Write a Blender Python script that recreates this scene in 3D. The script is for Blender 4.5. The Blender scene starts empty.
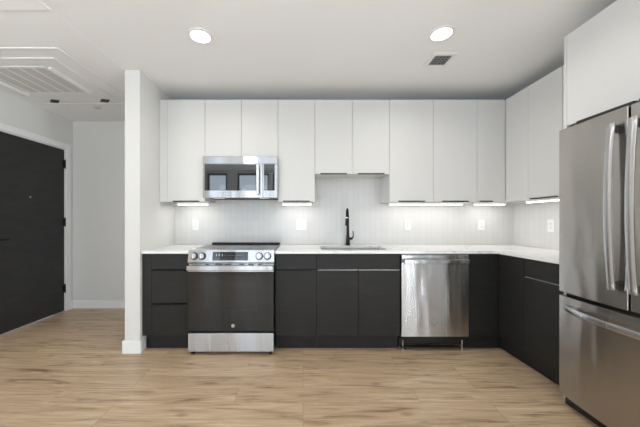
import bpy, bmesh, math
from mathutils import Vector, Matrix
S = bpy.context.scene
COL = S.collection
PI = math.pi

# ------------------------------------------------------------------ camera, world, lights, exposure
H = 1.19                                   # eye height
cd = bpy.data.cameras.new('camera'); cam = bpy.data.objects.new('camera', cd); COL.objects.link(cam)
cam.location = (0, 0, H); cam.rotation_euler = (PI/2, 0, 0)
cd.sensor_fit = 'HORIZONTAL'; cd.sensor_width = 36; cd.lens = 275/640*36
cd.shift_x = 17/640; cd.shift_y = 7/640; cd.clip_start = 0.02
S.camera = cam

w = bpy.data.worlds.new('sky'); S.world = w; w.use_nodes = True
bg = w.node_tree.nodes['Background']
bg.inputs[0].default_value = (0.74, 0.87, 1.0, 1); bg.inputs[1].default_value = 3.7

YF = -1.9          # window wall behind the camera
WINDOWS = [(-2.58, -2.04), (-1.77, -0.91), (-0.82, 0.02), (0.75, 1.60)]
WZ0, WZ1 = 0.10, 2.46
def area(name, loc, rot, sx, sy, power, color):
    l = bpy.data.lights.new(name, 'AREA'); l.shape = 'RECTANGLE'; l.size = sx; l.size_y = sy
    l.energy = power; l.color = color
    o = bpy.data.objects.new(name, l); COL.objects.link(o); o.location = loc; o.rotation_euler = rot
    return o
for (a, b) in WINDOWS:
    area('window_daylight', ((a+b)/2, YF-0.62, (WZ0+WZ1)/2), (PI/2+math.radians(35), 0, 0), b-a+0.1, WZ1-WZ0+0.2, 9*(b-a), (0.84, 0.92, 1.0))
LEFT_ADDED = [(-1.6, 0.5)]; RSIDE = [(-1.80, -0.95), (-0.10, 0.32)]      # right side windows, plus an unseen left one added to light the fridge side
for (a, b) in LEFT_ADDED:
    area('side_area_light', (-3.13-0.5, (a+b)/2, 1.35), (0, -PI/2-math.radians(30), 0), 2.3, b-a, 58, (0.95, 0.97, 1.0))  # lamp outside the added left window, lights the fridge run
for (a, b) in RSIDE:
    area('side_area_light', (2.41+0.5, (a+b)/2, 1.35), (0, PI/2+math.radians(30), 0), 2.3, b-a+.1, 250*(b-a), (0.88, 0.95, 1.0))

S.view_settings.view_transform = 'Standard'
S.view_settings.look = 'None'
S.view_settings.gamma = 1
S.view_settings.use_curve_mapping = False
S.view_settings.exposure = -0.07

# ------------------------------------------------------------------ materials
def mat(name, col, rough=0.5, metal=0.0, **kw):
    m = bpy.data.materials.new(name); m.use_nodes = True
    b = m.node_tree.nodes['Principled BSDF']
    b.inputs['Base Color'].default_value = (*col, 1); b.inputs['Roughness'].default_value = rough
    b.inputs['Metallic'].default_value = metal
    for k, v in kw.items():
        b.inputs[k.replace('_', ' ')].default_value = v
    return m
def N(m, t, **kw):
    n = m.node_tree.nodes.new(t)
    for k, v in kw.items(): setattr(n, k, v)
    return n
def L(m, a, b): m.node_tree.links.new(a, b)
def P(m): return m.node_tree.nodes['Principled BSDF']
def bumpy(m, scale, strength, dist=0.002, stretch=None):
    tc = N(m, 'ShaderNodeTexCoord'); mp = N(m, 'ShaderNodeMapping'); nz = N(m, 'ShaderNodeTexNoise'); bp = N(m, 'ShaderNodeBump')
    L(m, tc.outputs['Object'], mp.inputs[0]); L(m, mp.outputs[0], nz.inputs['Vector']); L(m, nz.outputs[0], bp.inputs['Height'])
    if stretch: mp.inputs['Scale'].default_value = stretch
    nz.inputs['Scale'].default_value = scale; nz.inputs['Detail'].default_value = 3
    bp.inputs['Strength'].default_value = strength; bp.inputs['Distance'].default_value = dist
    L(m, bp.outputs[0], P(m).inputs['Normal']); return m
def varied(m, c1, c2, scale, stretch=(1, 1, 1), lo=0.35, hi=0.65):
    tc = N(m, 'ShaderNodeTexCoord'); mp = N(m, 'ShaderNodeMapping'); nz = N(m, 'ShaderNodeTexNoise'); cr = N(m, 'ShaderNodeValToRGB')
    mp.inputs['Scale'].default_value = stretch; nz.inputs['Scale'].default_value = scale; nz.inputs['Detail'].default_value = 5
    cr.color_ramp.elements[0].position = lo; cr.color_ramp.elements[0].color = (*c1, 1)
    cr.color_ramp.elements[1].position = hi; cr.color_ramp.elements[1].color = (*c2, 1)
    L(m, tc.outputs['Object'], mp.inputs[0]); L(m, mp.outputs[0], nz.inputs['Vector']); L(m, nz.outputs[0], cr.inputs[0])
    L(m, cr.outputs[0], P(m).inputs['Base Color']); return m

M = {}
M['wall'] = bumpy(mat('wall_paint', (0.715, 0.705, 0.68), 0.75), 180, 0.12)
M['ceil'] = bumpy(mat('ceiling_paint', (0.87, 0.87, 0.865), 0.85), 150, 0.1)
M['trimw'] = mat('white_trim_paint', (0.83, 0.83, 0.825), 0.45)
M['upper'] = bumpy(mat('white_cabinet_laminate', (0.67, 0.66, 0.64), 0.42), 90, 0.05)
M['dark'] = varied(mat('charcoal_cabinet_laminate', (0.03, 0.03, 0.028), 0.5), (0.013, 0.0125, 0.0115), (0.018, 0.017, 0.0155), 6, (1, 1, 6))
P(M['dark']).inputs['Specular IOR Level'].default_value = 0.35
M['doorblk'] = varied(mat('black_door_paint', (0.02, 0.02, 0.02), 0.5), (0.016, 0.016, 0.016), (0.022, 0.022, 0.022), 5, (1, 1, 4))
M['blk'] = mat('black_plastic', (0.008, 0.008, 0.008), 0.4)
M['matblk'] = mat('matte_black_metal', (0.012, 0.012, 0.012), 0.35, 0.6)
M['pull'] = mat('dark_bronze_pull', (0.09, 0.085, 0.08), 0.35, 0.9)
M['alu'] = mat('brushed_aluminium', (0.62, 0.62, 0.62), 0.3, 1.0)
M['mwglass'] = mat('microwave_mirror_glass', (0.010, 0.012, 0.014), 0.03, 0.0, IOR=2.0)
M['glassblk'] = mat('black_oven_glass', (0.010, 0.012, 0.014), 0.05, 0.0, IOR=1.6)
M['cooktop'] = mat('black_ceramic_glass', (0.012, 0.012, 0.013), 0.08)
M['ring'] = mat('grey_burner_mark', (0.12, 0.12, 0.12), 0.3)
M['chrome'] = mat('polished_chrome', (0.8, 0.8, 0.8), 0.12, 1.0)
M['outlet'] = mat('white_outlet_plastic', (0.85, 0.85, 0.85), 0.35)
M['slot'] = mat('dark_slot', (0.05, 0.05, 0.05), 0.6)
M['grey'] = mat('grey_vent_metal', (0.28, 0.28, 0.28), 0.5)
M['grill'] = mat('grey_filter_mesh', (0.62, 0.61, 0.585), 0.7)
M['carc'] = mat('cabinet_underside', (0.72, 0.72, 0.71), 0.5)
M['gasket'] = mat('black_rubber', (0.012, 0.012, 0.012), 0.7)
M['mark'] = mat('printed_grey_mark', (0.35, 0.37, 0.38), 0.4)
def steel(name, col, rough, aniso_axis='Z', streak=(25, 25, 0.3), wave=0.006):
    m = mat(name, col, rough, 1.0)
    P(m).inputs['Anisotropic'].default_value = 1.0
    tg = N(m, 'ShaderNodeTangent'); tg.direction_type = 'RADIAL'; tg.axis = aniso_axis
    L(m, tg.outputs[0], P(m).inputs['Tangent']); P(m).inputs['Anisotropic Rotation'].default_value = 0.25
    tc = N(m, 'ShaderNodeTexCoord'); mp = N(m, 'ShaderNodeMapping'); nz = N(m, 'ShaderNodeTexNoise'); mr = N(m, 'ShaderNodeMapRange')
    mp.inputs['Scale'].default_value = streak; nz.inputs['Scale'].default_value = 3; nz.inputs['Detail'].default_value = 4
    mr.inputs['To Min'].default_value = rough-0.012; mr.inputs['To Max'].default_value = rough+0.012
    L(m, tc.outputs['Object'], mp.inputs[0]); L(m, mp.outputs[0], nz.inputs['Vector'])
    L(m, nz.outputs[0], mr.inputs['Value']); L(m, mr.outputs[0], P(m).inputs['Roughness'])
    m2 = N(m, 'ShaderNodeMapping'); m2.inputs['Scale'].default_value = (1, 1, 0.22); n2 = N(m, 'ShaderNodeTexNoise'); n2.inputs['Scale'].default_value = 6.5; n2.inputs['Detail'].default_value = 1
    b2 = N(m, 'ShaderNodeBump'); b2.inputs['Strength'].default_value = 1.0; b2.inputs['Distance'].default_value = wave
    L(m, tc.outputs['Object'], m2.inputs[0]); L(m, m2.outputs[0], n2.inputs['Vector']); L(m, n2.outputs[0], b2.inputs['Height']); L(m, b2.outputs[0], P(m).inputs['Normal'])
    return m
M['steel'] = steel('brushed_stainless_steel', (0.56, 0.565, 0.575), 0.27)
M['fsteel'] = steel('fridge_stainless_steel', (0.50, 0.475, 0.445), 0.24, wave=0.010)
M['sink'] = mat('sink_steel', (0.55, 0.55, 0.55), 0.3, 1.0)
def emit(name, col, s):
    m = mat(name, (1, 1, 1), 0.5); P(m).inputs['Emission Color'].default_value = (*col, 1); P(m).inputs['Emission Strength'].default_value = s; return m
M['lamp'] = emit('lit_lamp_diffuser', (1.0, 0.98, 0.95), 6.0)
M['strip'] = emit('lit_led_strip', (1.0, 0.99, 0.97), 5.0)
M['digits'] = emit('lit_display_digits', (0.55, 0.8, 0.95), 0.35)

# glass (clear pane: transparent + gloss)
m = bpy.data.materials.new('window_glass'); m.use_nodes = True; nt = m.node_tree; nt.nodes.clear()
o_ = nt.nodes.new('ShaderNodeOutputMaterial'); mx = nt.nodes.new('ShaderNodeMixShader'); tr = nt.nodes.new('ShaderNodeBsdfTransparent')
gl = nt.nodes.new('ShaderNodeBsdfGlossy'); gl.inputs['Roughness'].default_value = 0.02; fr = nt.nodes.new('ShaderNodeFresnel')
nt.links.new(fr.outputs[0], mx.inputs[0]); nt.links.new(tr.outputs[0], mx.inputs[1]); nt.links.new(gl.outputs[0], mx.inputs[2]); nt.links.new(mx.outputs[0], o_.inputs[0])
M['glass'] = m

# oak plank floor
m = mat('oak_plank_floor', (0.45, 0.33, 0.23), 0.36); M['floor'] = m
tc = N(m, 'ShaderNodeTexCoord'); br = N(m, 'ShaderNodeTexBrick'); br.offset = 0.37; br.offset_frequency = 3
br.inputs['Color1'].default_value = (0.0, 0.0, 0.0, 1); br.inputs['Color2'].default_value = (1, 1, 1, 1); br.inputs['Mortar'].default_value = (0.3, 0.3, 0.3, 1)
br.inputs['Scale'].default_value = 1; br.inputs['Brick Width'].default_value = 1.22; br.inputs['Row Height'].default_value = 0.15
br.inputs['Mortar Size'].default_value = 0.0012; br.inputs['Mortar Smooth'].default_value = 0.2
L(m, tc.outputs['Object'], br.inputs['Vector'])
off = N(m, 'ShaderNodeVectorMath', operation='MULTIPLY_ADD')     # shift the grain plank by plank
comb = N(m, 'ShaderNodeVectorMath', operation='SCALE'); comb.inputs['Scale'].default_value = 7.3
L(m, br.outputs['Color'], comb.inputs[0])
L(m, tc.outputs['Object'], off.inputs[0]); off.inputs[1].default_value = (1.0, 11, 1); L(m, comb.outputs[0], off.inputs[2])
g1 = N(m, 'ShaderNodeTexNoise'); g1.inputs['Scale'].default_value = 2.2; g1.inputs['Detail'].default_value = 7; g1.inputs['Roughness'].default_value = 0.62; g1.inputs['Distortion'].default_value = 0.8
L(m, off.outputs[0], g1.inputs['Vector'])
off2 = N(m, 'ShaderNodeVectorMath', operation='MULTIPLY'); L(m, off.outputs[0], off2.inputs[0]); off2.inputs[1].default_value = (3.0, 5, 1)
g2 = N(m, 'ShaderNodeTexNoise'); g2.inputs['Scale'].default_value = 2.0; g2.inputs['Detail'].default_value = 5
L(m, off2.outputs[0], g2.inputs['Vector'])
cr = N(m, 'ShaderNodeValToRGB'); e = cr.color_ramp.elements
e[0].position = 0.30; e[0].color = (0.25, 0.16, 0.095, 1); e[1].position = 0.72; e[1].color = (0.69, 0.52, 0.35, 1)
k = e.new(0.45); k.color = (0.52, 0.37, 0.235, 1)
L(m, g1.outputs[0], cr.inputs[0])
mm = N(m, 'ShaderNodeMix', data_type='RGBA', blend_type='MULTIPLY'); mm.inputs[0].default_value = 1
cr2 = N(m, 'ShaderNodeValToRGB'); cr2.color_ramp.elements[0].position = 0.3; cr2.color_ramp.elements[0].color = (0.84, 0.82, 0.80, 1); cr2.color_ramp.elements[1].position = 0.6
L(m, g2.outputs[0], cr2.inputs[0]); L(m, cr.outputs[0], mm.inputs[6]); L(m, cr2.outputs[0], mm.inputs[7])
hs = N(m, 'ShaderNodeMix', data_type='RGBA', blend_type='MULTIPLY'); hs.inputs[0].default_value = 1
cr3 = N(m, 'ShaderNodeValToRGB'); cr3.color_ramp.elements[0].color = (0.93, 0.92, 0.91, 1); cr3.color_ramp.elements[1].color = (1.03, 1.03, 1.03, 1)
L(m, br.outputs['Color'], cr3.inputs[0]); L(m, mm.outputs[2], hs.inputs[6]); L(m, cr3.outputs[0], hs.inputs[7])
mo = N(m, 'ShaderNodeMix', data_type='RGBA'); L(m, br.outputs['Fac'], mo.inputs[0]); L(m, hs.outputs[2], mo.inputs[6]); mo.inputs[7].default_value = (0.30, 0.20, 0.125, 1)
kv = N(m, 'ShaderNodeTexVoronoi'); kv.inputs['Scale'].default_value = 1.0; km = N(m, 'ShaderNodeVectorMath', operation='MULTIPLY'); km.inputs[1].default_value = (2.1, 5.5, 1)
L(m, tc.outputs['Object'], km.inputs[0]); L(m, km.outputs[0], kv.inputs['Vector'])
kr = N(m, 'ShaderNodeValToRGB'); kr.color_ramp.elements[0].position = 0.03; kr.color_ramp.elements[0].color = (0.5, 0.42, 0.36, 1); kr.color_ramp.elements[1].position = 0.12
L(m, kv.outputs['Distance'], kr.inputs[0]); kx = N(m, 'ShaderNodeMix', data_type='RGBA', blend_type='MULTIPLY'); kx.inputs[0].default_value = 0.7
L(m, mo.outputs[2], kx.inputs[6]); L(m, kr.outputs[0], kx.inputs[7])
L(m, kx.outputs[2], P(m).inputs['Base Color'])
bp = N(m, 'ShaderNodeBump'); bp.inputs['Strength'].default_value = 0.15; bp.inputs['Distance'].default_value = 0.002
L(m, g2.outputs[0], bp.inputs['Height']); L(m, bp.outputs[0], P(m).inputs['Normal'])

# stacked vertical white tile
def tile(name, axis):
    m = mat(name, (0.8, 0.8, 0.8), 0.25)
    tc = N(m, 'ShaderNodeTexCoord'); sp = N(m, 'ShaderNodeSeparateXYZ'); cb = N(m, 'ShaderNodeCombineXYZ'); br = N(m, 'ShaderNodeTexBrick')
    L(m, tc.outputs['Object'], sp.inputs[0]); L(m, sp.outputs['Z'], cb.inputs[0]); L(m, sp.outputs[axis], cb.inputs[1]); L(m, cb.outputs[0], br.inputs['Vector'])
    br.offset = 0.5; br.inputs['Scale'].default_value = 1; br.inputs['Brick Width'].default_value = 0.30; br.inputs['Row Height'].default_value = 0.0635
    br.inputs['Mortar Size'].default_value = 0.0016; br.inputs['Mortar Smooth'].default_value = 0.3
    br.inputs['Color1'].default_value = (0.70, 0.685, 0.665, 1); br.inputs['Color2'].default_value = (0.675, 0.662, 0.642, 1); br.inputs['Mortar'].default_value = (0.60, 0.59, 0.57, 1)
    L(m, br.outputs['Color'], P(m).inputs['Base Color'])
    bp = N(m, 'ShaderNodeBump'); bp.invert = True; bp.inputs['Strength'].default_value = 0.5; bp.inputs['Distance'].default_value = 0.002
    L(m, br.outputs['Fac'], bp.inputs['Height']); L(m, bp.outputs[0], P(m).inputs['Normal']); return m
M['tileb'] = tile('white_stacked_tile', 'X'); M['tiler'] = tile('white_stacked_tile_right', 'Y')
# quartz
m = mat('white_quartz', (0.85, 0.85, 0.845), 0.2); M['quartz'] = m
tc = N(m, 'ShaderNodeTexCoord'); nz = N(m, 'ShaderNodeTexNoise'); nz.inputs['Scale'].default_value = 1.1; nz.inputs['Detail'].default_value = 6; nz.inputs['Distortion'].default_value = 1.5
cr = N(m, 'ShaderNodeValToRGB'); e = cr.color_ramp.elements
e[0].position = 0.485; e[0].color = (0.84, 0.83, 0.81, 1); e[1].position = 0.515; e[1].color = (0.84, 0.83, 0.81, 1); k = e.new(0.5); k.color = (0.70, 0.69, 0.675, 1)
L(m, tc.outputs['Object'], nz.inputs['Vector']); L(m, nz.outputs[0], cr.inputs[0]); L(m, cr.outputs[0], P(m).inputs['Base Color'])

# ------------------------------------------------------------------ geometry helpers
class MB:
    def __init__(s): s.bm = bmesh.new()
    def add(s, other, mtx=None):
        if mtx is not None: bmesh.ops.transform(other, matrix=mtx, verts=other.verts)
        me = bpy.data.meshes.new('tmp'); other.to_mesh(me); other.free(); s.bm.from_mesh(me); bpy.data.meshes.remove(me); return s
    def box(s, x0, x1, y0, y1, z0, z1, bev=0.0, seg=2):
        b = bmesh.new(); bmesh.ops.create_cube(b, size=1)
        for v in b.verts:
            v.co = Vector(((x0+x1)/2+v.co.x*(x1-x0), (y0+y1)/2+v.co.y*(y1-y0), (z0+z1)/2+v.co.z*(z1-z0)))
        if bev > 0: bmesh.ops.bevel(b, geom=list(b.edges), offset=bev, segments=seg, affect='EDGES', profile=0.5)
        return s.add(b)
    def cyl(s, c, r, h, axis='Z', r2=None, seg=32, bev=0):
        b = bmesh.new(); bmesh.ops.create_cone(b, cap_ends=True, segments=seg, radius1=r, radius2=r if r2 is None else r2, depth=h)
        if bev > 0:
            es = [e for e in b.edges if len(e.link_faces) == 2 and e.calc_face_angle() > 1.0]
            bmesh.ops.bevel(b, geom=es, offset=bev, segments=2, affect='EDGES')
        R = {'Z': Matrix.Identity(4), 'X': Matrix.Rotation(PI/2, 4, 'Y'), 'Y': Matrix.Rotation(PI/2, 4, 'X')}[axis]
        return s.add(b, Matrix.Translation(Vector(c)) @ R)
    def ring(s, c, r, t, axis='Z', seg=32, h=None):       # flat ring of rectangular section
        prof = [(r-t/2, -(h or t)/2), (r+t/2, -(h or t)/2), (r+t/2, (h or t)/2), (r-t/2, (h or t)/2)]
        b = bmesh.new(); rows = []
        for i in range(seg):
            a = 2*PI*i/seg; rows.append([b.verts.new((p*math.cos(a), p*math.sin(a), q)) for p, q in prof])
        for i in range(seg):
            A, B = rows[i], rows[(i+1) % seg]
            for j in range(4): b.faces.new((A[j], B[j], B[(j+1) % 4], A[(j+1) % 4]))
        R = {'Z': Matrix.Identity(4), 'X': Matrix.Rotation(PI/2, 4, 'Y'), 'Y': Matrix.Rotation(PI/2, 4, 'X')}[axis]
        return s.add(b, Matrix.Translation(Vector(c)) @ R)
    def tube(s, pts, rad, seg=14):
        b = bmesh.new(); rows = []; pts = [Vector(p) for p in pts]
        rad = rad if isinstance(rad, (list, tuple)) else [rad]*len(pts); prev = None
        for i, p in enumerate(pts):
            t = (pts[min(i+1, len(pts)-1)]-pts[max(i-1, 0)]).normalized()
            if prev is None: u = t.orthogonal().normalized()
            else: u = (prev - t*prev.dot(t)).normalized()
            prev = u; v = t.cross(u)
            rows.append([b.verts.new(p+(u*math.cos(2*PI*k/seg)+v*math.sin(2*PI*k/seg))*rad[i]) for k in range(seg)])
        for A, B in zip(rows, rows[1:]):
            for k in range(seg): b.faces.new((A[k], A[(k+1) % seg], B[(k+1) % seg], B[k]))
        b.faces.new(rows[0]); b.faces.new(rows[-1][::-1])
        return s.add(b)
    def prism(s, poly, axis, a, c, bev=0):                 # extrude 2D polygon along an axis ('X': (y,z); 'Y': (x,z); 'Z': (x,y))
        b = bmesh.new()
        f = {'X': lambda p, q: (q, p[0], p[1]), 'Y': lambda p, q: (p[0], q, p[1]), 'Z': lambda p, q: (p[0], p[1], q)}[axis]
        A = [b.verts.new(f(p, a)) for p in poly]; B = [b.verts.new(f(p, c)) for p in poly]; n = len(poly)
        b.faces.new(A); b.faces.new(B[::-1])
        for i in range(n): b.faces.new((A[i], B[i], B[(i+1) % n], A[(i+1) % n]))
        if bev > 0: bmesh.ops.bevel(b, geom=list(b.edges), offset=bev, segments=2, affect='EDGES')
        return s.add(b)
    def loft(s, rings, closed=True):                        # rings of equal-length point loops
        b = bmesh.new(); R = [[b.verts.new(p) for p in r] for r in rings]; n = len(R[0])
        for A, B in zip(R, R[1:]):
            for k in range(n): b.faces.new((A[k], A[(k+1) % n], B[(k+1) % n], B[k]))
        if closed: b.faces.new(R[0]); b.faces.new(R[-1][::-1])
        return s.add(b)
def box(*a, **k): return MB().box(*a, **k)
def build(name, mb, m, parent=None, base=(0, 0, 0), smooth=True):
    bm = mb.bm; bmesh.ops.recalc_face_normals(bm, faces=bm.faces)
    bmesh.ops.translate(bm, vec=-Vector(base), verts=bm.verts)
    me = bpy.data.meshes.new(name); bm.to_mesh(me); bm.free(); me.materials.append(m)
    if smooth:
        me.shade_smooth(); me.set_sharp_from_angle(angle=math.radians(50))
    o = bpy.data.objects.new(name, me); COL.objects.link(o)
    if smooth:
        wn_ = o.modifiers.new('weighted_normal', 'WEIGHTED_NORMAL'); wn_.keep_sharp = True; wn_.weight = 100
    if parent is not None: o.parent = parent
    return o
class Thing:
    def __init__(s, name, label, cat, base, group=None):
        o = bpy.data.objects.new(name, None); COL.objects.link(o); o.location = base; o.empty_display_size = 0.1
        o['label'] = label; o['category'] = cat
        if group: o['group'] = group
        s.o = o; s.base = base
    def part(s, name, mb, m, parent=None, label=None):
        o = build(name, mb, m, parent or s.o, s.base)
        if label: o['label'] = label
        return o
def struct(name, mb, m, parent=None):
    o = build(name, mb, m, parent)
    if parent is None: o['kind'] = 'structure'
    return o
def single(name, mb, m, label, cat, base, group=None):
    o = build(name, mb, m, None, base); o.location = base; o['label'] = label; o['category'] = cat
    if group: o['group'] = group
    return o

# ------------------------------------------------------------------ room
YW = 3.143; XL = -3.13; XR = 2.41; YH = 3.74; ZC = 2.54; WX0, WX1, WY = -1.60, -1.465, 2.47
T = 0.12
struct('floor', box(XL-T, XR+T, YF-T, YH+T, -0.1, 0), M['floor'])
struct('ceiling', box(XL-T, XR+T, YF-T, YH+T, ZC, ZC+0.1), M['ceil'])
struct('wall_back', box(WX0+0.02, XR+T, YW, YW+T, 0, ZC), M['wall'])
struct('wall_wing', box(WX0, WX1, WY, YH, 0, ZC), M['wall'])
struct('wall_hall', box(XL-T, WX0, YH, YH+T, 0, ZC), M['wall'])
SA, SB = LEFT_ADDED[0]
wr = MB(); ys = [YF] + [v for p_ in RSIDE for v in p_] + [YW]
for i in range(0, len(ys), 2): wr.box(XR, XR+T, ys[i], ys[i+1], 0, ZC)
for a, b in RSIDE: wr.box(XR, XR+T, a, b, 0, WZ0).box(XR, XR+T, a, b, WZ1, ZC)
struct('wall_right', wr, M['wall'])
# left wall with door opening
DY0, DY1, DZ = 2.70, 3.625, 2.13
struct('wall_left', MB().box(XL-T, XL, YF, SA, 0, ZC).box(XL-T, XL, SB, DY0, 0, ZC).box(XL-T, XL, SA, SB, 0, WZ0).box(XL-T, XL, SA, SB, WZ1, ZC).box(XL-T, XL, DY1, YH, 0, ZC).box(XL-T, XL, DY0, DY1, DZ, ZC), M['wall'])
# window wall behind the camera
wb = MB(); xs = [XL] + [v for p in WINDOWS for v in p] + [XR]
for i in range(0, len(xs), 2): wb.box(xs[i], xs[i+1], YF-T, YF, 0, ZC)
for a, b in WINDOWS: wb.box(a, b, YF-T, YF, 0, WZ0).box(a, b, YF-T, YF, WZ1, ZC)
struct('wall_window_side', wb, M['wall'])
for i, (a, b) in enumerate(WINDOWS):
    fr = MB(); t = 0.045; y0, y1 = YF-0.09, YF-0.03
    fr.box(a, a+t, y0, y1, WZ0, WZ1).box(b-t, b, y0, y1, WZ0, WZ1).box(a+t, b-t, y0, y1, WZ0, WZ0+t).box(a+t, b-t, y0, y1, WZ1-t, WZ1)
    f = struct('window_%d' % (i+1), fr, M['blk'])
    build('window_glass', box(a+t, b-t, YF-0.065, YF-0.06, WZ0+t, WZ1-t), M['glass'], f)
for i, (xw, a, b) in enumerate([(XL-.06, *LEFT_ADDED[0])] + [(XR+.06, *p_) for p_ in RSIDE]):  # first frame is the added left window, the rest are on the right
    t = .045; fr = MB(); x0, x1 = xw-.03, xw+.03
    fr.box(x0, x1, a, a+t, WZ0, WZ1).box(x0, x1, b-t, b, WZ0, WZ1).box(x0, x1, a+t, b-t, WZ0, WZ0+t).box(x0, x1, a+t, b-t, WZ1-t, WZ1)
    f = struct('window_%d' % (i+5), fr, M['blk'])
    build('window_glass', box(xw-.003, xw+.003, a+t, b-t, WZ0+t, WZ1-t), M['glass'], f)
# hall soffit and its raised border
struct('trim_1', box(XL, WX0+0.0, 1.2, YH, ZC-0.002, ZC-0.0005), M['ceil'])
ZS = ZC-0.002
cb = MB(); x0, x1, y0, y1 = XL+0.01, -1.907, 2.14, 3.19; t = 0.03
cb.box(x0, x1, y0, y0+t, ZS-0.007, ZS, bev=.002).box(x1-t, x1, y0+t, y1-t, ZS-0.007, ZS, bev=.002).box(x0, x1, y1-t, y1, ZS-0.007, ZS, bev=.002)
struct('trim_2', cb, M['trimw'])
# baseboards
BH, BT = 0.105, 0.016
def bprofile(u0, sgn): return [(u0, 0), (u0+sgn*BT, 0), (u0+sgn*BT, BH-0.012), (u0+sgn*BT*0.5, BH), (u0, BH)]
struct('baseboard_hall', MB().prism(bprofile(YH, -1), 'X', XL, WX0), M['trimw'])
wb = MB(); wb.box(WX0-BT, WX1+BT, WY-BT, WY, 0, BH+0.01, bev=.003)
wb.box(WX1, WX1+BT, WY, WY+0.01, 0, BH+0.01, bev=.003).box(WX0-BT, WX0, WY, YH-BT, 0, BH+0.01, bev=.003)
struct('baseboard_wing', wb, M['trimw'])
struct('baseboard_left', MB().box(XL, XL+BT, SB+.02, DY0-0.08, 0, BH-.01, bev=.003).box(XL, XL+BT, DY1+0.07, YH-BT, 0, BH, bev=.003), M['trimw'])
struct('baseboard_right', MB().box(XR-BT, XR, .35, 0.85, 0, BH, bev=.003), M['trimw'])
# door casing, slab
cw = 0.07
struct('trim_3', MB().box(XL, XL+0.014, DY1, DY1+cw, 0, DZ+cw, bev=.003).box(XL, XL+0.014, DY0-cw, DY0, 0, DZ+cw, bev=.003).box(XL, XL+0.014, DY0, DY1, DZ, DZ+cw, bev=.003)
       .box(XL-T, XL, DY1-0.012, DY1-0.001, 0, DZ-0.001).box(XL-T, XL, DY0+0.001, DY0+0.012, 0, DZ-0.001).box(XL-T, XL, DY0+0.012, DY1-0.012, DZ-0.012, DZ-0.001), M['trimw'])
d = build('door_1', box(XL-0.045, XL-0.004, DY0+0.015, DY1-0.015, 0.008, DZ-0.015, bev=.002), M['doorblk']); d['kind'] = 'structure'
for z in (0.30, 1.17, 1.93):
    hb = MB().cyl((XL+0.008, DY1-0.016, z), 0.008, 0.10, seg=12).box(XL-0.003, XL+0.004, DY1-0.04, DY1+0.008, z-0.05, z+0.05)
    hb.cyl((XL+0.008, DY1-0.016, z+0.055), 0.006, 0.01, seg=12).cyl((XL+0.008, DY1-0.016, z-0.055), 0.006, 0.01, seg=12)
    build('hinge', hb, M['matblk'], d)
build('peephole', MB().cyl((XL-0.001, 3.155, 1.46), 0.009, 0.008, 'X', seg=16).ring((XL+0.003, 3.155, 1.46), 0.010, 0.003, 'X', seg=20), M['grey'], d)
hd = MB().box(XL-0.004, XL+0.006, 2.755, 2.81, 0.93, 1.15, bev=.003).cyl((XL+0.02, 2.782, 0.99), 0.011, 0.04, 'X', seg=14).box(XL+0.032, XL+0.046, 2.775, 2.895, 0.98, 1.0, bev=.004)
hd.cyl((XL+0.012, 2.782, 1.1), 0.018, 0.02, 'X', seg=18)
build('door_handle', hd, M['matblk'], d)
# backsplash tile
def tiles(name, mb, m): return struct(name, mb, m)
TK = 0.008
struct('trim_4', MB().box(WX1, XR, YW-TK, YW-0.0005, 0.915, 1.85), M['tileb'])
struct('trim_5', MB().box(XR-TK, XR-0.0005, 1.86, YW-TK, 0.915, 1.39), M['tiler'])

# ------------------------------------------------------------------ upper cabinets
UY, UZ0, UZ1 = 2.806, 1.383, 2.425; DT = 0.019; G = 0.0015
def lip(x0, x1, y, z):                                  # finger pull under a door, facing the room
    return MB().box(x0, x1, y-0.010, y+0.004, z-0.004, z+0.001, bev=.0008).box(x0, x1, y-0.010, y-0.0075, z-0.004, z+0.009, bev=.0008)
def upper(x0, x1, z0, n, label, pull=True, fill=None):
    t = Thing('wall_cabinet', label, 'wall cabinet', ((x0+x1)/2, YW-TK, z0), 'white wall cabinets')
    yb = YW-TK-0.001; y0 = UY+DT; p = 0.018; zi = z0+0.006
    b = MB().box(x0+G/2, x0+p, y0+.001, yb, zi, UZ1).box(x1-p, x1-G/2, y0+.001, yb, zi, UZ1).box(x0+p, x1-p, y0+.001, yb, zi, zi+p).box(x0+p, x1-p, y0+.001, yb, UZ1-p, UZ1).box(x0+p, x1-p, yb-0.008, yb, zi+p, UZ1-p)
    t.part('body', b, M['carc'])
    if fill: t.part('filler_strip', box(fill[0], fill[1]-G, UY+0.004, UY+DT+0.004, z0, UZ1, bev=.001), M['upper'])
    wd = (x1-x0)/n
    for i in range(n):
        a, c = x0+i*wd, x0+(i+1)*wd
        d = t.part('door', box(a+G, c-G, UY, UY+DT, z0, UZ1-0.002, bev=.0012), M['upper'])
        if pull:
            mid = (a+c)/2; hw = min(0.135, wd/2-0.05)
            t.part('edge_pull', lip(mid-hw, mid+hw, UY, z0), M['pull'], d, 'dark slim edge pull')
    return t
upper(-1.383, -1.0, UZ0, 1, 'tall white wall cabinet between the side wall and the microwave', fill=(-1.463, -1.383))
upper(-1.0, -0.255, 1.838, 2, 'short white two-door wall cabinet directly above the microwave', pull=False)
upper(-0.255, 0.122, UZ0, 1, 'tall single-door white wall cabinet right of the microwave')
upper(0.122, 0.883, 1.664, 2, 'short white two-door wall cabinet above the sink')
upper(0.883, 1.776, UZ0, 2, 'tall white two-door wall cabinet above the dishwasher')
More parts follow.
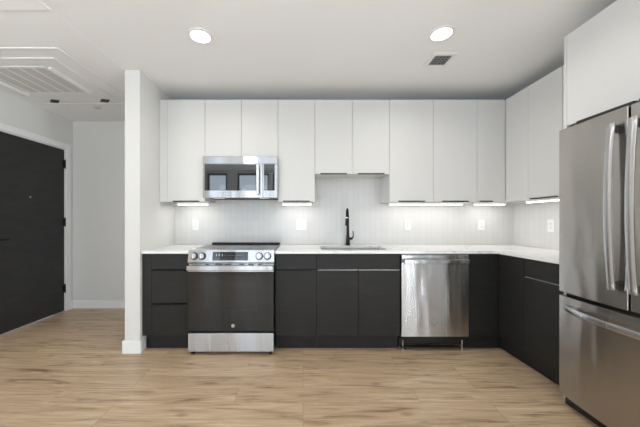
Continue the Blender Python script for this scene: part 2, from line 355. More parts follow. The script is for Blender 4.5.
# corner wall cabinet, L-shaped
RUX = 2.067
t = Thing('corner_wall_cabinet', 'white corner wall cabinet where the two runs of uppers meet', 'wall cabinet', (XR-0.2, YW-TK, UZ0), 'white wall cabinets')
cy = 2.526; xb = XR-TK-0.001; yb = YW-TK-0.001
poly = [(1.777, UY+DT+.001), (RUX+DT+.001, UY+DT+.001), (RUX+DT+.001, cy+.001), (xb, cy+.001), (xb, yb), (1.777, yb)]
t.part('body', MB().prism(poly, 'Z', UZ0+.006, UZ1), M['carc'])
d = t.part('door', box(1.776+G, RUX-G, UY, UY+DT, UZ0, UZ1-.002, bev=.0012), M['upper'])
t.part('edge_pull', lip(1.80, 1.93, UY, UZ0), M['pull'], d, 'dark slim edge pull')
t.part('door', box(RUX, RUX+DT, cy+G, UY-G*2, UZ0, UZ1-.002, bev=.0012), M['upper'])
# right run, two doors
def liply(y0, y1, x, z): return MB().box(x-0.010, x+0.004, y0, y1, z-0.004, z+0.001, bev=.0008).box(x-0.010, x-0.0075, y0, y1, z-0.004, z+0.009, bev=.0008)
PY = 1.852   # fridge side panel, far face
t = Thing('wall_cabinet', 'white wall cabinet on the right wall between the corner and the refrigerator', 'wall cabinet', (xb, (PY+cy)/2, UZ0), 'white wall cabinets')
p = .018; x0 = RUX+DT+.001; zi = UZ0+.006
t.part('body', MB().box(x0, xb, PY+.001, PY+p, zi, UZ1).box(x0, xb, cy-p, cy-.001, zi, UZ1).box(x0, xb, PY+p, cy-p, zi, zi+p).box(x0, xb, PY+p, cy-p, UZ1-p, UZ1).box(xb-.008, xb, PY+p, cy-p, zi+p, UZ1-p), M['carc'])
my = 2.19
for a, c, (h0, h1) in ((my, cy, (my+.03, cy-.03)), (PY, my, (PY+.03, my-.03))):
    d = t.part('door', box(RUX, RUX+DT, a+G, c-G, UZ0, UZ1-.002, bev=.0012), M['upper'])
    t.part('edge_pull', liply(h0, h1, RUX, UZ0), M['pull'], d, 'dark slim edge pull')
# fridge enclosure: side panels + deep cabinet
FX = 1.757; FPY = 0.90
t = Thing('refrigerator_surround', 'white tall surround with deep overhead cabinet enclosing the refrigerator', 'cabinet', (2.1, (PY+FPY)/2, 0))
t.part('side_panel', box(FX, xb, PY-.019, PY, 0, UZ1, bev=.001), M['upper'])
t.part('side_panel', box(FX, xb, FPY, FPY+.019, 0, UZ1, bev=.001), M['upper'])
t.part('cabinet_body', box(FX+.022, xb, FPY+.02, PY-.02, 1.826, UZ1), M['carc'])
mid = (FPY+PY)/2
for a, c in ((FPY+.02, mid), (mid, PY-.02)):
    t.part('door', box(FX, FX+.02, a+.001, c-.001, 1.82, UZ1-.002, bev=.001), M['upper'])

# ------------------------------------------------------------------ base cabinets
BY, TOEY, TOEZ, CZ = 2.50, 2.568, 0.14, 0.889
def lipb(x0, x1, y, z):      # thin pull profile on the top edge of a door or drawer
    return MB().box(x0, x1, y-0.006, y+0.012, z-.001, z+.0015, bev=.0005).box(x0, x1, y-0.006, y-0.004, z-.006, z+.0015, bev=.0005)
def base_body(t, x0, x1):
    yb = YW-.002; y0 = BY+DT+.001; p = .018
    b = MB().box(x0+.0005, x0+p, y0, yb, TOEZ-.005, CZ).box(x1-p, x1-.0005, y0, yb, TOEZ-.005, CZ).box(x0+p, x1-p, y0, yb, TOEZ-.005, TOEZ+.013).box(x0+p, x1-p, yb-.01, yb, TOEZ, CZ).box(x0+p, x1-p, y0, y0+.08, CZ-.016, CZ)
    t.part('body', b, M['dark'])
    t.part('toe_kick', box(x0+.0005, x1-.0005, TOEY, TOEY+.016, 0, TOEZ-.006), M['dark'])
# left drawer unit
x0, x1 = -1.378, -1.024
t = Thing('base_cabinet', 'narrow charcoal three-drawer base cabinet left of the range', 'base cabinet', ((x0+x1)/2, 2.8, 0), 'charcoal base cabinets')
base_body(t, x0, x1)
t.part('filler_strip', MB().box(-1.463, x0-G, BY+.003, BY+DT+.003, TOEZ, CZ-.002, bev=.001).box(-1.463, x0-.001, TOEY, TOEY+.016, 0, TOEZ), M['dark'])
for z0, z1 in ((.745, .885), (.437, .738), (.142, .430)):
    d = t.part('drawer', box(x0+G, x1-G, BY, BY+DT, z0, z1, bev=.001), M['dark'])
    if z1 < .8: t.part('edge_pull', lipb(x0+.03, x1-.02, BY, z1), M['matblk'], d, 'black slim edge pull')
# cabinet right of the range
x0, x1 = -0.252, 0.123
t = Thing('base_cabinet', 'charcoal base cabinet with drawer over one door, right of the range', 'base cabinet', ((x0+x1)/2, 2.8, 0), 'charcoal base cabinets')
base_body(t, x0, x1)
t.part('drawer', box(x0+G, x1-G, BY, BY+DT, .745, .885, bev=.001), M['dark'])
d = t.part('door', box(x0+G, x1-G, BY, BY+DT, .142, .740, bev=.001), M['dark'])
t.part('edge_pull', lipb(x0+.04, x1-.04, BY, .740), M['matblk'], d, 'black slim edge pull')
# sink base
x0, x1 = 0.123, 0.882
t = Thing('base_cabinet', 'wide charcoal two-door sink base cabinet below the faucet', 'base cabinet', ((x0+x1)/2, 2.8, 0), 'charcoal base cabinets')
base_body(t, x0, x1)
t.part('false_front', box(x0+G, x1-G, BY, BY+DT, .748, .885, bev=.001), M['dark'])
mid = (x0+x1)/2
for a, c in ((x0, mid), (mid, x1)):
    d = t.part('door', box(a+G, c-G, BY, BY+DT, .142, .738, bev=.001), M['dark'])
    t.part('edge_pull', MB().box(a+.006, c-.006, BY-.008, BY+.012, .7385, .7425, bev=.0006), M['alu'], d, 'pale metal edge pull')
# corner base
RBX = 1.777; RTX = RBX+.068
t = Thing('corner_base_cabinet', 'black corner base cabinet right of the dishwasher with two full-height doors', 'base cabinet', (2.1, 2.8, 0), 'charcoal base cabinets')
cy2 = 2.221; xb2 = XR-.002; yb2 = YW-.002
x0 = 1.500
poly = [(x0, BY+DT+.001), (RBX+DT+.001, BY+DT+.001), (RBX+DT+.001, cy2+.001), (xb2, cy2+.001), (xb2, yb2), (x0, yb2)]
t.part('body', MB().prism(poly, 'Z', TOEZ-.005, CZ), M['dark'])
polyt = [(x0, TOEY), (RTX, TOEY), (RTX, cy2+.001), (RTX+.016, cy2+.001), (RTX+.016, TOEY+.016), (x0, TOEY+.016)]
t.part('toe_kick', MB().prism(polyt, 'Z', 0, TOEZ-.006), M['dark'])
t.part('door', box(x0+G, RBX-G, BY, BY+DT, .142, .885, bev=.001), M['dark'])
t.part('door', box(RBX, RBX+DT, cy2+G, BY-G*2, .142, .885, bev=.001), M['dark'])
# right run base
t = Thing('base_cabinet', 'black base cabinet with drawer over door beside the refrigerator', 'base cabinet', (2.1, 2.0, 0), 'charcoal base cabinets')
p = .018; a0 = RBX+DT+.001
t.part('body', MB().box(a0, xb2, PY+.001, PY+p, TOEZ-.005, CZ).box(a0, xb2, cy2-p, cy2-.001, TOEZ-.005, CZ).box(a0, xb2, PY+p, cy2-p, TOEZ-.005, TOEZ+.013).box(xb2-.01, xb2, PY+p, cy2-p, TOEZ, CZ).box(a0, a0+.08, PY+p, cy2-p, CZ-.016, CZ), M['dark'])
t.part('toe_kick', box(RTX, RTX+.016, PY+.001, cy2-.001, 0, TOEZ-.006), M['dark'])
t.part('drawer', box(RBX, RBX+DT, PY+G, cy2-G, .745, .885, bev=.001), M['dark'])
d = t.part('door', box(RBX, RBX+DT, PY+G, cy2-G, .142, .738, bev=.001), M['dark'])
t.part('edge_pull', MB().box(RBX-.007, RBX+.012, PY+.01, cy2-.02, .7385, .7415, bev=.0005), M['grey'], d, 'grey metal edge pull')

# ------------------------------------------------------------------ countertop with sink cut-out
CF = 2.483; CZ1 = 0.914
RX0, RX1 = -1.018, -0.256
SX0, SX1, SY0, SY1 = 0.175, 0.815, 2.60, 3.00
def slab(poly, holes=()):
    mb = MB()
    for q in poly: mb.box(*q)
    return mb
b1 = bmesh.new()
def grid_slab(xs, ys, keep, z0, z1):
    bm = bmesh.new(); V = {}
    def v(i, j, z):
        if (i, j, z) not in V: V[(i, j, z)] = bm.verts.new((xs[i], ys[j], z))
        return V[(i, j, z)]
    cells = {(i, j) for i in range(len(xs)-1) for j in range(len(ys)-1) if keep((xs[i]+xs[i+1])/2, (ys[j]+ys[j+1])/2)}
    for i, j in cells:
        for z in (z0, z1): bm.faces.new((v(i, j, z), v(i+1, j, z), v(i+1, j+1, z), v(i, j+1, z)))
        for (di, dj, A, B) in ((-1, 0, (i, j), (i, j+1)), (1, 0, (i+1, j), (i+1, j+1)), (0, -1, (i, j), (i+1, j)), (0, 1, (i, j+1), (i+1, j+1))):
            if (i+di, j+dj) not in cells: bm.faces.new((v(*A, z0), v(*B, z0), v(*B, z1), v(*A, z1)))
    bmesh.ops.recalc_face_normals(bm, faces=bm.faces)
    es = [e for e in bm.edges if len(e.link_faces) == 2 and e.calc_face_angle(0) > 1.0]
    bmesh.ops.bevel(bm, geom=es, offset=.002, segments=2, affect='EDGES')
    return bm
b1.free()
RCX = RBX-.017
def keep(x, y):
    if SX0 < x < SX1 and SY0 < y < SY1: return False
    return y > CF or x > RCX
bm = grid_slab([RX1+.003, SX0, SX1, RCX, XR-.001], [PY+.001, CF, SY0, SY1, YW-.001], keep, CZ+.0005, CZ1)
ct = Thing('countertop', 'white L-shaped stone countertop running from the range past the sink to the refrigerator', 'countertop', (0.5, 2.8, CZ), 'white stone countertops')
mbx = MB(); mbx.add(bm); ct.part('slab', mbx, M['quartz'])
single('countertop', MB().box(WX1+.001, RX0-.003, CF, YW-.001, CZ+.0005, CZ1, bev=.002), M['quartz'], 'short piece of white stone countertop left of the range', 'countertop', (-1.24, 2.8, CZ), 'white stone countertops')
# sink
t = Thing('sink', 'undermount stainless steel kitchen sink set in the white countertop', 'sink', (.495, 2.8, CZ-.2))
def rr(x0, x1, y0, y1, r, z, n=5):
    pts = []
    for cx, cyy, a in ((x1-r, y1-r, 0), (x0+r, y1-r, 90), (x0+r, y0+r, 180), (x1-r, y0+r, 270)):
        for k in range(n+1):
            th = math.radians(a+90*k/n); pts.append((cx+r*math.cos(th), cyy+r*math.sin(th), z))
    return pts
ex = .004
rings = [rr(SX0-.02, SX1+.02, SY0-.02, SY1+.02, .03, CZ-.004), rr(SX0-.02, SX1+.02, SY0-.02, SY1+.02, .03, CZ-.0005), rr(SX0+ex, SX1-ex, SY0+ex, SY1-ex, .03, CZ-.0005),
         rr(SX0+.008, SX1-.008, SY0+.008, SY1-.008, .03, CZ-.19), rr(SX0+.03, SX1-.03, SY0+.03, SY1-.03, .03, CZ-.205)]
outer = [rr(SX0+.025, SX1-.025, SY0+.025, SY1-.025, .03, CZ-.208), rr(SX0-.0, SX1+.0, SY0-.0, SY1+.0, .03, CZ-.195), rings[0]]
b = MB(); b.loft(rings, closed=False); b2 = bmesh.new()
vs = [b2.verts.new(p) for p in rings[-1]]; b2.faces.new(vs); b.add(b2)
b.loft(outer, closed=False); b2 = bmesh.new(); b2.faces.new([b2.verts.new(p) for p in outer[0]]); b.add(b2)
t.part('basin', b, M['sink'])
t.part('drain', MB().cyl((.495, 2.84, CZ-.203), .04, .006, bev=.001).ring((.495, 2.84, CZ-.199), .05, .008, h=.004), M['chrome'])
# faucet
fx, fy = 0.50, 3.065
t = Thing('faucet', 'tall matte black pull-down kitchen faucet behind the sink', 'faucet', (fx, fy, CZ1))
t.part('base', MB().cyl((fx, fy, CZ1+.004), .028, .008, bev=.002).cyl((fx, fy, CZ1+.06), .0245, .11, r2=.018, bev=.001), M['matblk'])
pts = [(fx, fy, CZ1+.10), (fx, fy, CZ1+.27)]; R = .085; n = 14
for k in range(1, n+1):
    a = PI*k/n*0.93; pts.append((fx-.22*(R-R*math.cos(a)), fy-R+R*math.cos(a), CZ1+.29+R*1.25*math.sin(a)))
sp = t.part('spout', MB().tube(pts, [.0165]+[.0135]+[.013]*n), M['matblk'])
ex_, ey_, ez_ = pts[-1]
t.part('spray_ring', MB().cyl((ex_, ey_-.001, ez_-.008), .0155, .007, bev=.001), M['chrome'], sp, 'silver ring')
t.part('spray_head', MB().cyl((ex_, ey_-.001, ez_-.052), .019, .08, r2=.015, bev=.002).box(ex_+.010, ex_+.021, ey_-.012, ey_+.008, ez_-.07, ez_-.03, bev=.002), M['matblk'], sp)
lv = MB().cyl((fx+.032, fy, CZ1+.075), .0145, .035, 'X', bev=.002)
lv.tube([(fx+.044, fy, CZ1+.075), (fx+.056, fy-.004, CZ1+.09), (fx+.060, fy-.010, CZ1+.125), (fx+.052, fy-.016, CZ1+.16)], [.009, .0075, .006, .005], seg=10)
t.part('lever', lv, M['matblk'])

# ------------------------------------------------------------------ badge helper (round maker's badge with monogram swirls)
def badge(t, parent, c, r, axis='Y'):
    x, y, z = c
    if axis == 'Y':
        b = t.part('badge', MB().cyl((x, y, z), r, .002, 'Y', seg=28), M['alu'], parent, 'small round silver badge')
        g = MB().ring((x, y-.0012, z), r*.86, r*.10, 'Y', h=.0008)
        for sx in (-1, 1):
            pts = [(x+sx*r*.30+r*.26*math.cos(a), y-.0014, z+r*.36*math.sin(a)) for a in [k*PI*1.6/12+(.8 if sx < 0 else -.6) for k in range(13)]]
            g.tube(pts, r*.055, seg=6)
        t.part('monogram', g, M['grey'], b)
    return b

# ------------------------------------------------------------------ range
ry = 2.425; rx = (RX0+RX1)/2
t = Thing('range', 'stainless steel electric range with black glass oven door and front knobs', 'range', (rx, 2.78, 0))
t.part('body', MB().box(RX0+.004, RX1-.004, ry+.045, YW-.012, .06, .895, bev=.002), M['blk'])
cp = [(ry+.012, .808), (ry+.0, .822), (ry+.022, .926), (ry+.06, .934), (ry+.08, .934), (ry+.08, .808)]
pn = t.part('control_panel', MB().prism(cp, 'X', RX0, RX1, bev=.0015), M['steel'])
# sloped face frame: point on face at fraction f in z
th = math.atan2(.022, .104)
def face(z): return ry+(z-.822)*.022/.104
def onface(mb): return mb
R_ = Matrix.Translation((0, face(.874), .874)) @ Matrix.Rotation(-th, 4, 'X')
def fpart(name, mb, m, parent=None, label=None):
    bmesh.ops.transform(mb.bm, matrix=R_, verts=mb.bm.verts); return t.part(name, mb, m, parent, label)
dsp = fpart('display', MB().box(rx-.163, rx+.150, -.004, .002, -.038, .038, bev=.001), M['glassblk'], pn)
def seg7(mb, x, z, hgt, on, wd=None):
    wd = wd or hgt*.5; tt = hgt*.12
    S7 = {'a': (x, x+wd, z+hgt-tt, z+hgt), 'd': (x, x+wd, z, z+tt), 'g': (x, x+wd, z+hgt/2-tt/2, z+hgt/2+tt/2), 'b': (x+wd-tt, x+wd, z+hgt/2, z+hgt), 'c': (x+wd-tt, x+wd, z, z+hgt/2), 'e': (x, x+tt, z, z+hgt/2), 'f': (x, x+tt, z+hgt/2, z+hgt)}
    for k in on: a, b_, c_, d_ = S7[k]; mb.box(a, b_, -.0048, -.0042, c_, d_)
for x, on in ((rx-.135, 'bc'), (rx-.112, 'bc'), (rx-.085, 'bc')):
    dg = MB(); seg7(dg, x, 0, .018, on); fpart('digit', dg, M['digits'], dsp)
dg = MB()
for r_ in range(2):
    for c_ in range(12):
        if (r_*12+c_) % 5 != 3: dg.box(rx-.06+c_*.016, rx-.052+c_*.016, -.0048, -.0042, -.026+r_*.03, -.0235+r_*.03)
for c_ in range(5): dg.box(rx-.14+c_*.017, rx-.131+c_*.017, -.0048, -.0042, -.026, -.024)
fpart('button_marks', dg, M['mark'], dsp)
for kx in (RX0+.055, RX0+.125, RX1-.130, RX1-.058):
    kn = fpart('knob', MB().cyl((kx, -.016, 0), .026, .028, 'Y', r2=.024, bev=.003), M['steel'], pn)
    fpart('knob_grip', MB().box(kx-.006, kx+.006, -.038, -.028, -.022, .022, bev=.002), M['chrome'], kn)
    fpart('knob_ring', MB().ring((kx, -.003, 0), .030, .006, 'Y', h=.005), M['blk'], kn)
# vent strip under the panel
v = t.part('vent_strip', MB().box(RX0+.004, RX1-.004, ry+.02, ry+.05, .790, .808), M['steel'])
slots = ((.15, .19), (.24, .30), (.32, .38), (.45, .50), (.53, .58), (.62, .65))
for a, b_ in slots: t.part('vent_slot', box(RX0+a, RX0+b_, ry+.0185, ry+.021, .795, .803), M['slot'], v)
dr = t.part('oven_door', MB().box(RX0+.003, RX1-.003, ry+.006, ry+.045, .215, .788, bev=.003), M['blk'])
t.part('door_glass', MB().box(RX0+.004, RX1-.004, ry, ry+.006, .218, .735, bev=.002), M['glassblk'], dr)
t.part('door_trim', MB().box(RX0+.003, RX1-.003, ry-.001, ry+.008, .737, .787, bev=.002), M['steel'], dr)
wn = MB(); a0, a1, c0, c1 = rx-.235, rx+.225, .40, .655
wn.box(a0, a1, ry-.0006, ry, c0, c0+.003).box(a0, a1, ry-.0006, ry, c1-.003, c1).box(a0, a0+.003, ry-.0006, ry, c0, c1).box(a1-.003, a1, ry-.0006, ry, c0, c1)
t.part('window_outline', wn, mat('dark_window_edge', (.03, .033, .036), .3), dr)
hb = MB().box(RX0+.004, RX1-.004, ry-.040, ry-.022, .752, .796, bev=.007, seg=3)
for hx in (RX0+.02, RX1-.05): hb.box(hx, hx+.03, ry-.03, ry, .757, .785, bev=.003)
t.part('handle', hb, M['steel'], dr, 'wide stainless bar handle')
badge(t, dr, (rx+.02, ry-.001, .262), .016)
t.part('drawer', MB().box(RX0+.003, RX1-.003, ry, ry+.045, .032, .195, bev=.004), M['steel'], label='stainless lower drawer front')
for fx_ in (RX0+.035, RX1-.035):
    for fy_ in (ry+.03, YW-.08): t.part('foot', MB().cyl((fx_, fy_, .032), .016, .064, seg=16, bev=.002), M['blk'])
ctp = t.part('cooktop', MB().box(RX0+.002, RX1-.002, ry+.062, YW-.02, .905, .928, bev=.002), M['cooktop'])
for cx, cy_, r in ((rx-.19, 2.66, .105), (rx+.19, 2.66, .095), (rx-.19, 2.93, .075), (rx+.19, 2.93, .075), (rx, 2.93, .05)):
    t.part('burner_ring', MB().ring((cx, cy_, .9284), r, .003, h=.0008), M['ring'], ctp)
t.part('rear_trim', MB().box(RX0+.002, RX1-.002, YW-.075, YW-.022, .929, .943, bev=.004), M['blk'])

# ------------------------------------------------------------------ microwave
mx0, mx1, my0, mz0, mz1 = -1.002, -.254+.0, 2.745, 1.418, 1.832
t = Thing('microwave', 'stainless steel over-the-range microwave mounted below the short wall cabinet', 'microwave', ((mx0+mx1)/2, 2.95, mz0))
t.part('body', MB().box(mx0+.006, mx1-.006, my0+.032, YW-TK-.002, mz0+.012, mz1, bev=.002), M['grey'])
t.part('top_grille', MB().box(mx0, mx1, my0+.004, my0+.03, mz1-.075, mz1-.001, bev=.003), M['steel'], label='stainless top band')
dx1 = mx1-.19
d = t.part('door', MB().box(mx0, mx1-.148, my0+.006, my0+.031, mz0, mz1-.076, bev=.003), M['steel'])
t.part('door_window', MB().box(mx0+.018, dx1-.025, my0+.002, my0+.007, mz0+.072, mz1-.080, bev=.002), M['mwglass'], d)
hb = MB().box(dx1-.018, dx1+.012, my0-.038, my0-.018, mz0+.03, mz1-.085, bev=.006, seg=3)
for z in (mz0+.05, mz1-.12): hb.box(dx1-.012, dx1+.006, my0-.02, my0+.01, z, z+.02, bev=.002)
t.part('handle', hb, M['steel'], d)
c = t.part('control_panel', MB().box(mx1-.146, mx1, my0+.006, my0+.031, mz0, mz1-.076, bev=.003), M['steel'])
s = t.part('keypad', MB().box(mx1-.136, mx1-.03, my0+.002, my0+.007, mz0+.072, mz1-.080, bev=.002), M['mwglass'], c)
kp = MB()
for r_ in range(7):
    for c_ in range(3): kp.box(mx1-.118+c_*.028, mx1-.106+c_*.028, my0+.0012, my0+.002, mz0+.095+r_*.024, mz0+.099+r_*.024)
t.part('key_marks', kp, M['mark'], s)
t.part('underside', MB().box(mx0+.03, mx1-.03, my0+.05, YW-.05, mz0+.002, mz0+.012), M['blk'])
for a in (mx0+.09, mx1-.19):
    t.part('task_lamp', MB().box(a, a+.10, my0+.06, my0+.11, mz0-.004, mz0+.003, bev=.001), M['outlet'])

# ------------------------------------------------------------------ dishwasher
a, c, dy = .887, 1.496, 2.478
t = Thing('dishwasher', 'stainless steel dishwasher with bar handle between sink cabinet and corner cabinet', 'dishwasher', ((a+c)/2, 2.8, 0))
t.part('body', box(a+.006, c-.006, dy+.03, YW-.03, .10, .875), M['blk'])
n = 16; rg = []
for i in range(n+1):
    z = .142+(.882-.142)*i/n; bow = .006*(1-(2*i/n-1)**2); rg.append(z)
poly = [(dy+.03, .142), (dy+.003, .142)]
for i in range(1, 9): poly.append((dy+.003-.003*math.sin(PI*i/9), .142+.73*i/9))
poly += [(dy+.003, .872), (dy+.010, .882), (dy+.03, .882)]
d = t.part('door', MB().prism(poly, 'X', a+.002, c-.002), M['steel'])
hb = MB().box(a+.012, c-.018, dy-.045, dy-.027, .803, .845, bev=.007, seg=3)
for x in (a+.03, c-.06): hb.box(x, x+.035, dy-.04, dy+.005, .808, .840, bev=.003)
t.part('handle', hb, M['steel'], d, 'stainless bar handle')
badge(t, d, (a+.30, dy-.0018, .262), .017)
t.part('toe_panel', box(a+.004, c-.004, TOEY-.02, TOEY, .045, .125, bev=.002), M['blk'])
t.part('toe_trim', box(a+.01, c-.05, TOEY-.05, TOEY-.022, .022, .034, bev=.002), M['blk'])
for x in (a+.03, c-.035):
    for y in (TOEY-.04, YW-.12): t.part('foot', MB().cyl((x, y, .055), .006, .11, seg=12).cyl((x, y, .004), .016, .008, seg=16), M['alu'])

# ------------------------------------------------------------------ refrigerator
fy1, fy0, fym = 1.79, .955, 1.385; fxf = 1.665
t = Thing('refrigerator', 'large stainless steel french-door refrigerator with bottom freezer drawer', 'refrigerator', (2.0, (fy0+fy1)/2, 0))
t.part('body', MB().box(fxf+.085, XR-.05, fy0+.012, fy1-.012, .05, 1.760, bev=.003), M['grey'])
def bowed(y0, y1, z0, z1, th=.078, rise=.022, ny=20):
    """door whose front bows gently across the whole fridge width"""
    W = fy1-fy0; cyc = (fy0+fy1)/2
    def xf(y):
        u = (y-cyc)/(W/2); return fxf-rise*(1-u*u)
    r = .005; ys = [y0, y0+.0008, y0+.002, y0+.005]+[y0+(y1-y0)*k/ny for k in range(1, ny)]+[y1-.005, y1-.002, y1-.0008, y1]
    outline = []
    for y in ys:
        e = min(y-y0, y1-y); rd = 0
        if e < r: rd = r-math.sqrt(max(0, r*r-(r-e)**2))
        outline.append((xf(y)+rd, y))
    poly = [(fxf+th, y0+.0), *outline, (fxf+th, y1)]
    ins = .004
    mb = MB(); rings = []
    def ring(z, d):
        return [(x+d, y+(d if y < (y0+y1)/2 else -d)*.5, z) for x, y in poly]
    rings = [ring(z0, ins*1.2), ring(z0+ins, 0), ring(z1-ins, 0), ring(z1, ins*1.2)]
    return mb.loft(rings)
def xbow(y):
    W = fy1-fy0; u = (y-(fy0+fy1)/2)/(W/2); return fxf-.022*(1-u*u)
for k, (a, c) in enumerate(((fym+.005, fy1), (fy0, fym-.005))):
    d = t.part('door', bowed(a, c, .732, 1.772), M['fsteel'])
    hy = fym+.056 if k == 0 else fym-.042
    # bowed flat vertical handle
    hx = xbow(hy); rings = []; nz = 22
    for i in range(nz+1):
        u = i/nz*2-1; z = 1.262+u*.435; o = .050-.020*u*u; hw = .0185; ht = .009
        x = hx-o
        rings.append([(x-ht*.2, hy-hw, z), (x-ht*.6, hy-hw*.5, z), (x-ht*.7, hy, z), (x-ht*.6, hy+hw*.5, z), (x-ht*.2, hy+hw, z), (x+ht, hy+hw*.8, z), (x+ht, hy-hw*.8, z)])
    h = t.part('handle', MB().loft(rings), M['steel'], d, 'long bowed vertical handle')
    for z in (.855, 1.668): t.part('handle_mount', box(hx-.03, hx+.004, hy-.010, hy+.010, z-.02, z+.02, bev=.003), M['blk'], h)
    # hinge cover
    ya, yc = (fym+.01, fy1-.10) if k == 0 else (fy0+.10, fym-.01)
    t.part('hinge_cover', MB().box(fxf+.012, fxf+.16, ya, yc, 1.773, 1.800, bev=.005), M['blk'])
t.part('freezer_gasket', box(fxf+.04, fxf+.085, fy0+.01, fy1-.01, .70, .74), M['gasket'])
d = t.part('freezer_drawer', bowed(fy0, fy1, .072, .712), M['fsteel'])
rings = []; ny = 26; z = .642
for i in range(ny+1):
    u = i/ny*2-1; y = (fy0+fy1)/2+u*.355; o = .05-.036*abs(u)**3.2+.004*(1-u*u); hw = .018; ht = .010; x = xbow(y)-o
    rings.append([(x-ht*.2, y, z-hw), (x-ht*.6, y, z-hw*.5), (x-ht*.7, y, z), (x-ht*.6, y, z+hw*.5), (x-ht*.2, y, z+hw), (x+ht, y, z+hw*.8), (x+ht, y, z-hw*.8)])
h = t.part('handle', MB().loft(rings), M['steel'], d, 'long bowed horizontal handle')
for y in (fy0+.085, fy1-.085): t.part('handle_mount', box(xbow(y)-.028, xbow(y)+.004, y-.02, y+.02, z-.009, z+.009, bev=.003), M['alu'], h)
t.part('base_grille', box(fxf+.035, fxf+.09, fy0+.01, fy1-.006, .006, .08, bev=.002), M['blk'])
for y in (fy0+.06, fy1-.06):
    for x in (fxf+.12, XR-.1): t.part('foot', MB().cyl((x, y, .026), .02, .052, seg=16), M['blk'])

# ------------------------------------------------------------------ under-cabinet lights
def strip(cx, cy, wd, label, axis='X', zt=UZ0+.006):
    t = Thing('under_cabinet_light', label, 'light', (cx, cy, zt-.034), 'under-cabinet light bars')
    if axis == 'X':
        t.part('housing', box(cx-wd/2, cx+wd/2, cy-.022, cy+.022, zt-.024, zt-.0005, bev=.002), M['outlet'])
        t.part('diffuser', box(cx-wd/2+.01, cx+wd/2-.01, cy-.016, cy+.016, zt-.031, zt-.024, bev=.002), M['strip'])
        l = area('light_source', (0, 0, 0), (0, 0, 0), wd-.03, .025, 0.55*min(wd,.6)/.35, (1, .98, .95))
    else:
        t.part('housing', box(cx-.022, cx+.022, cy-wd/2, cy+wd/2, zt-.024, zt-.0005, bev=.002), M['outlet'])
        t.part('diffuser', box(cx-.016, cx+.016, cy-wd/2+.01, cy+wd/2-.01, zt-.031, zt-.024, bev=.002), M['strip'])
        l = area('light_source', (0, 0, 0), (0, 0, 0), .025, wd-.03, 0.55*min(wd,.6)/.35, (1, .98, .95))
    l.parent = t.o; l.location = (0, 0, -.001)
strip(-1.19, 2.98, .34, 'lit white light bar under the wall cabinet by the side wall')
strip(-.066, 2.98, .33, 'lit white light bar under the cabinet right of the microwave')
strip(1.33, 2.98, .80, 'long lit white light bar above the dishwasher counter')
strip(2.02, 2.98, .34, 'lit white light bar under the corner wall cabinet')
strip(2.16, 2.43, .44, 'lit white light bar under the right wall cabinets by the refrigerator', 'Y')

# ------------------------------------------------------------------ outlets and switches
def plate(cx, z, n, kind, label, right=False):
    base = (cx, YW-TK, z) if not right else (XR-TK, cx, z)
    t = Thing('wall_switch' if kind == 'switch' else 'wall_outlet', label, 'switch' if kind == 'switch' else 'outlet', base, 'white wall plates on the backsplash')
    w_ = .072+.046*(n-1); Y = YW-TK
    def conv(mb):
        if right:
            R = Matrix.Translation((XR-TK, cx, 0)) @ Matrix.Rotation(-PI/2, 4, 'Z') @ Matrix.Translation((-cx, -Y, 0))
            bmesh.ops.transform(mb.bm, matrix=R, verts=mb.bm.verts)
        return mb
    pl = t.part('plate', conv(MB().box(cx-w_/2, cx+w_/2, Y-.006, Y-.0003, z-.06, z+.06, bev=.002)), M['outlet'])
    for i in range(n):
        x = cx+(i-(n-1)/2)*.046
        if kind == 'switch':
            t.part('rocker', conv(MB().box(x-.0165, x+.0165, Y-.009, Y-.005, z-.033, z+.033, bev=.0015)), M['trimw'])
            t.part('rocker_gap', conv(MB().box(x-.018, x+.018, Y-.0065, Y-.0058, z-.035, z+.035)), M['grill'])
        else:
            rc = t.part('receptacle', conv(MB().box(x-.0165, x+.0165, Y-.0085, Y-.005, z-.033, z+.033, bev=.0015)), M['trimw'])
            sl = MB()
            for q in (-.017, .017):
                sl.box(x-.0075, x-.0055, Y-.0092, Y-.0084, z+q-.004, z+q+.006).box(x+.0055, x+.0075, Y-.0092, Y-.0084, z+q-.004, z+q+.006).cyl((x, Y-.0088, z+q-.009), .0025, .0008, 'Y', seg=10)
            t.part('slots', conv(sl), M['slot'], rc)
plate(-1.223, 1.14, 1, 'outlet', 'white outlet on the tile left of the range')
plate(-.02, 1.14, 2, 'switch', 'wide white double switch plate on the tile between range and sink')
plate(1.19, 1.14, 1, 'outlet', 'white outlet on the tile just right of the sink, above the dishwasher')
plate(2.03, 1.14, 1, 'outlet', 'white outlet on the back tile near the corner, right of the dishwasher')
plate(2.66, 1.14, 1, 'outlet', 'white outlet on the right wall tile beside the refrigerator', True)

# ------------------------------------------------------------------ ceiling fixtures
t = Thing('added_dome_light', 'unseen round frosted ceiling light added to brighten the entry, nearer than the air conditioner', 'ceiling light', (-2.3, 1.2, ZS))  # dome light out of view, added to brighten the dark hall
t.part('base_plate', MB().cyl((-2.3, 1.2, ZS-.008), .15, .014, bev=.002), M['alu'])
b = bmesh.new(); bmesh.ops.create_uvsphere(b, u_segments=32, v_segments=16, radius=.14)
bmesh.ops.bisect_plane(b, geom=b.verts[:]+b.edges[:]+b.faces[:], plane_co=(0, 0, 0), plane_no=(0, 0, 1), clear_outer=True)
t.part('shade', MB().add(b, Matrix.Translation((-2.3, 1.2, ZS-.016)) @ Matrix.Diagonal((1, 1, .4, 1))), M['lamp'])
l = bpy.data.lights.new('lamp_light', 'POINT'); l.energy = 9; l.shadow_soft_size = .05; l.color = (1, .96, .92)
o = bpy.data.objects.new('lamp_light', l); COL.objects.link(o); o.parent = t.o; o.location = (0, 0, -.14)
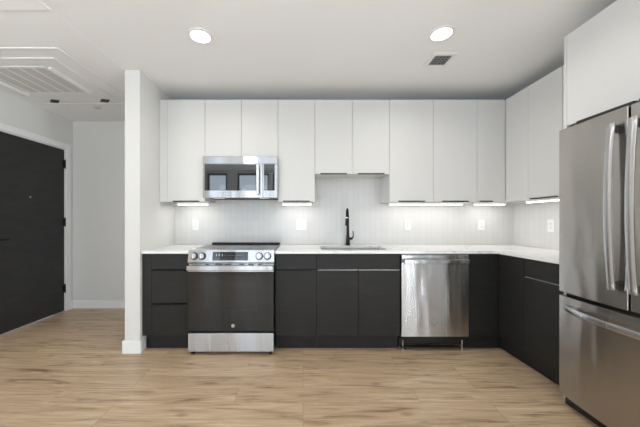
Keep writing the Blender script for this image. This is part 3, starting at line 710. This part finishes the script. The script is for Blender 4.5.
def downlight(x, y, label):
    t = Thing('recessed_downlight', label, 'ceiling light', (x, y, ZC), 'round recessed ceiling lights')
    t.part('trim_ring', MB().ring((x, y, ZC-.004), .078, .018, h=.007), M['trimw'])
    t.part('lens', MB().cyl((x, y, ZC-.004), .069, .005), M['lamp'])
    l = bpy.data.lights.new('lamp_light', 'AREA'); l.shape = 'DISK'; l.size = .13; l.energy = 5; l.color = (1, .96, .90); l.spread = math.radians(150)
    o = bpy.data.objects.new('lamp_light', l); COL.objects.link(o); o.parent = t.o; o.location = (0, 0, -.009)
downlight(-.75, 2.01, 'round lit recessed ceiling light above the range, left of the two')
downlight(1.0, 1.985, 'round lit recessed ceiling light near the square air vent')
t = Thing('ceiling_vent', 'small square grey air vent in the ceiling beside the right downlight', 'vent', (1.15, 2.31, ZC))
vx, vy, hw = 1.15, 2.31, .10
fr = MB().box(vx-hw, vx+hw, vy-hw, vy-.07, ZC-.008, ZC-.0005, bev=.001).box(vx-hw, vx+hw, vy+.07, vy+hw, ZC-.008, ZC-.0005, bev=.001).box(vx-hw, vx-.07, vy-.07, vy+.07, ZC-.008, ZC-.0005).box(vx+.07, vx+hw, vy-.07, vy+.07, ZC-.008, ZC-.0005)
t.part('frame', fr, M['trimw'])
t.part('backing', box(vx-.07, vx+.07, vy-.07, vy+.07, ZC-.002, ZC-.0005), M['slot'])
sl = MB()
for k in range(5):
    q = -.07+k*.028+.014
    sl.box(vx+q-.0025, vx+q+.0025, vy-.07, vy+.07, ZC-.007, ZC-.0025)
    sl.box(vx-.07, vx+.07, vy+q-.0025, vy+q+.0025, ZC-.0065, ZC-.003)
t.part('grid', sl, M['grey'])
# air-conditioning cassette in the hall ceiling
x0, x1, y0, y1 = -3.04, -2.06, 2.27, 2.99; z1 = ZS-.0005; z0 = z1-.009
t = Thing('ceiling_air_conditioner', 'white ceiling cassette air conditioner with slatted intake above the entry', 'air conditioner', ((x0+x1)/2, (y0+y1)/2, z1))
gx0, gx1, gy0, gy1 = -2.90, -2.22, 2.42, 2.87
pf = MB().box(x0, x1, y0, gy0, z0, z1, bev=.004).box(x0, x1, gy1, y1, z0, z1, bev=.004).box(x0, gx0, gy0, gy1, z0, z1).box(gx1, x1, gy0, gy1, z0, z1)
t.part('panel', pf, M['trimw'])
t.part('intake_screen', box(gx0, gx1, gy0, gy1, z1-.008, z1-.001), M['grill'])
sl = MB(); n = 6
for k in range(n): 
    xx = gx0+.04+(gx1-gx0-.08)*k/(n-1); sl.box(xx-.009, xx+.009, gy0, gy1, z0-.002, z1-.008, bev=.001)
t.part('intake_slats', sl, M['trimw'])
for a, c in ((gx0-.03, gx0+.004), (gx1-.004, gx1+.03)):
    t.part('air_flap', MB().prism([(a, z0), (c, z0), (a+.010, z0-.020)], 'Y', gy0-.02, gy1+(.05 if a < -2.5 else .0)), M['trimw'])
t.part('air_flap', box(gx0+.02, gx1-.02, gy0-.035, gy0-.005, z0-.005, z0, bev=.002), M['trimw'])
for x, y, lab in ((-2.79, 3.09, 'small flat black ceiling fitting near the entry door, left of the far pair'), (-2.22, 3.08, 'small flat black ceiling fitting near the side wall end, right of the far pair'), (-2.53, 2.215, 'small flat black ceiling fitting at the left picture edge, nearest the camera')):
    b = MB().prism([(x-.062, y+.012), (x-.012, y-.035), (x+.062, y-.012), (x+.012, y+.035)], 'Z', ZS-.016, ZS-.0005, bev=.002)
    single('ceiling_sensor', b, M['blk'], lab, 'ceiling fitting', (x, y, ZS), 'black ceiling fittings around the air conditioner')
single('ceiling_sprinkler_cover', MB().cyl((-2.45, 3.28, ZS-.004), .04, .007, bev=.001), M['grill'], 'tiny round grey cover disc on the entry ceiling', 'sprinkler cover', (-2.45, 3.28, ZS))
single('ceiling_access_panel', MB().box(-3.0, -1.605, 1.45, 1.75, ZS-.010, ZS-.0005, bev=.002), mat('bright_white_panel', (.95, .95, .95), .4), 'flat white rectangular ceiling panel at the top left corner of the picture', 'ceiling panel', (-2.3, 1.6, ZS))
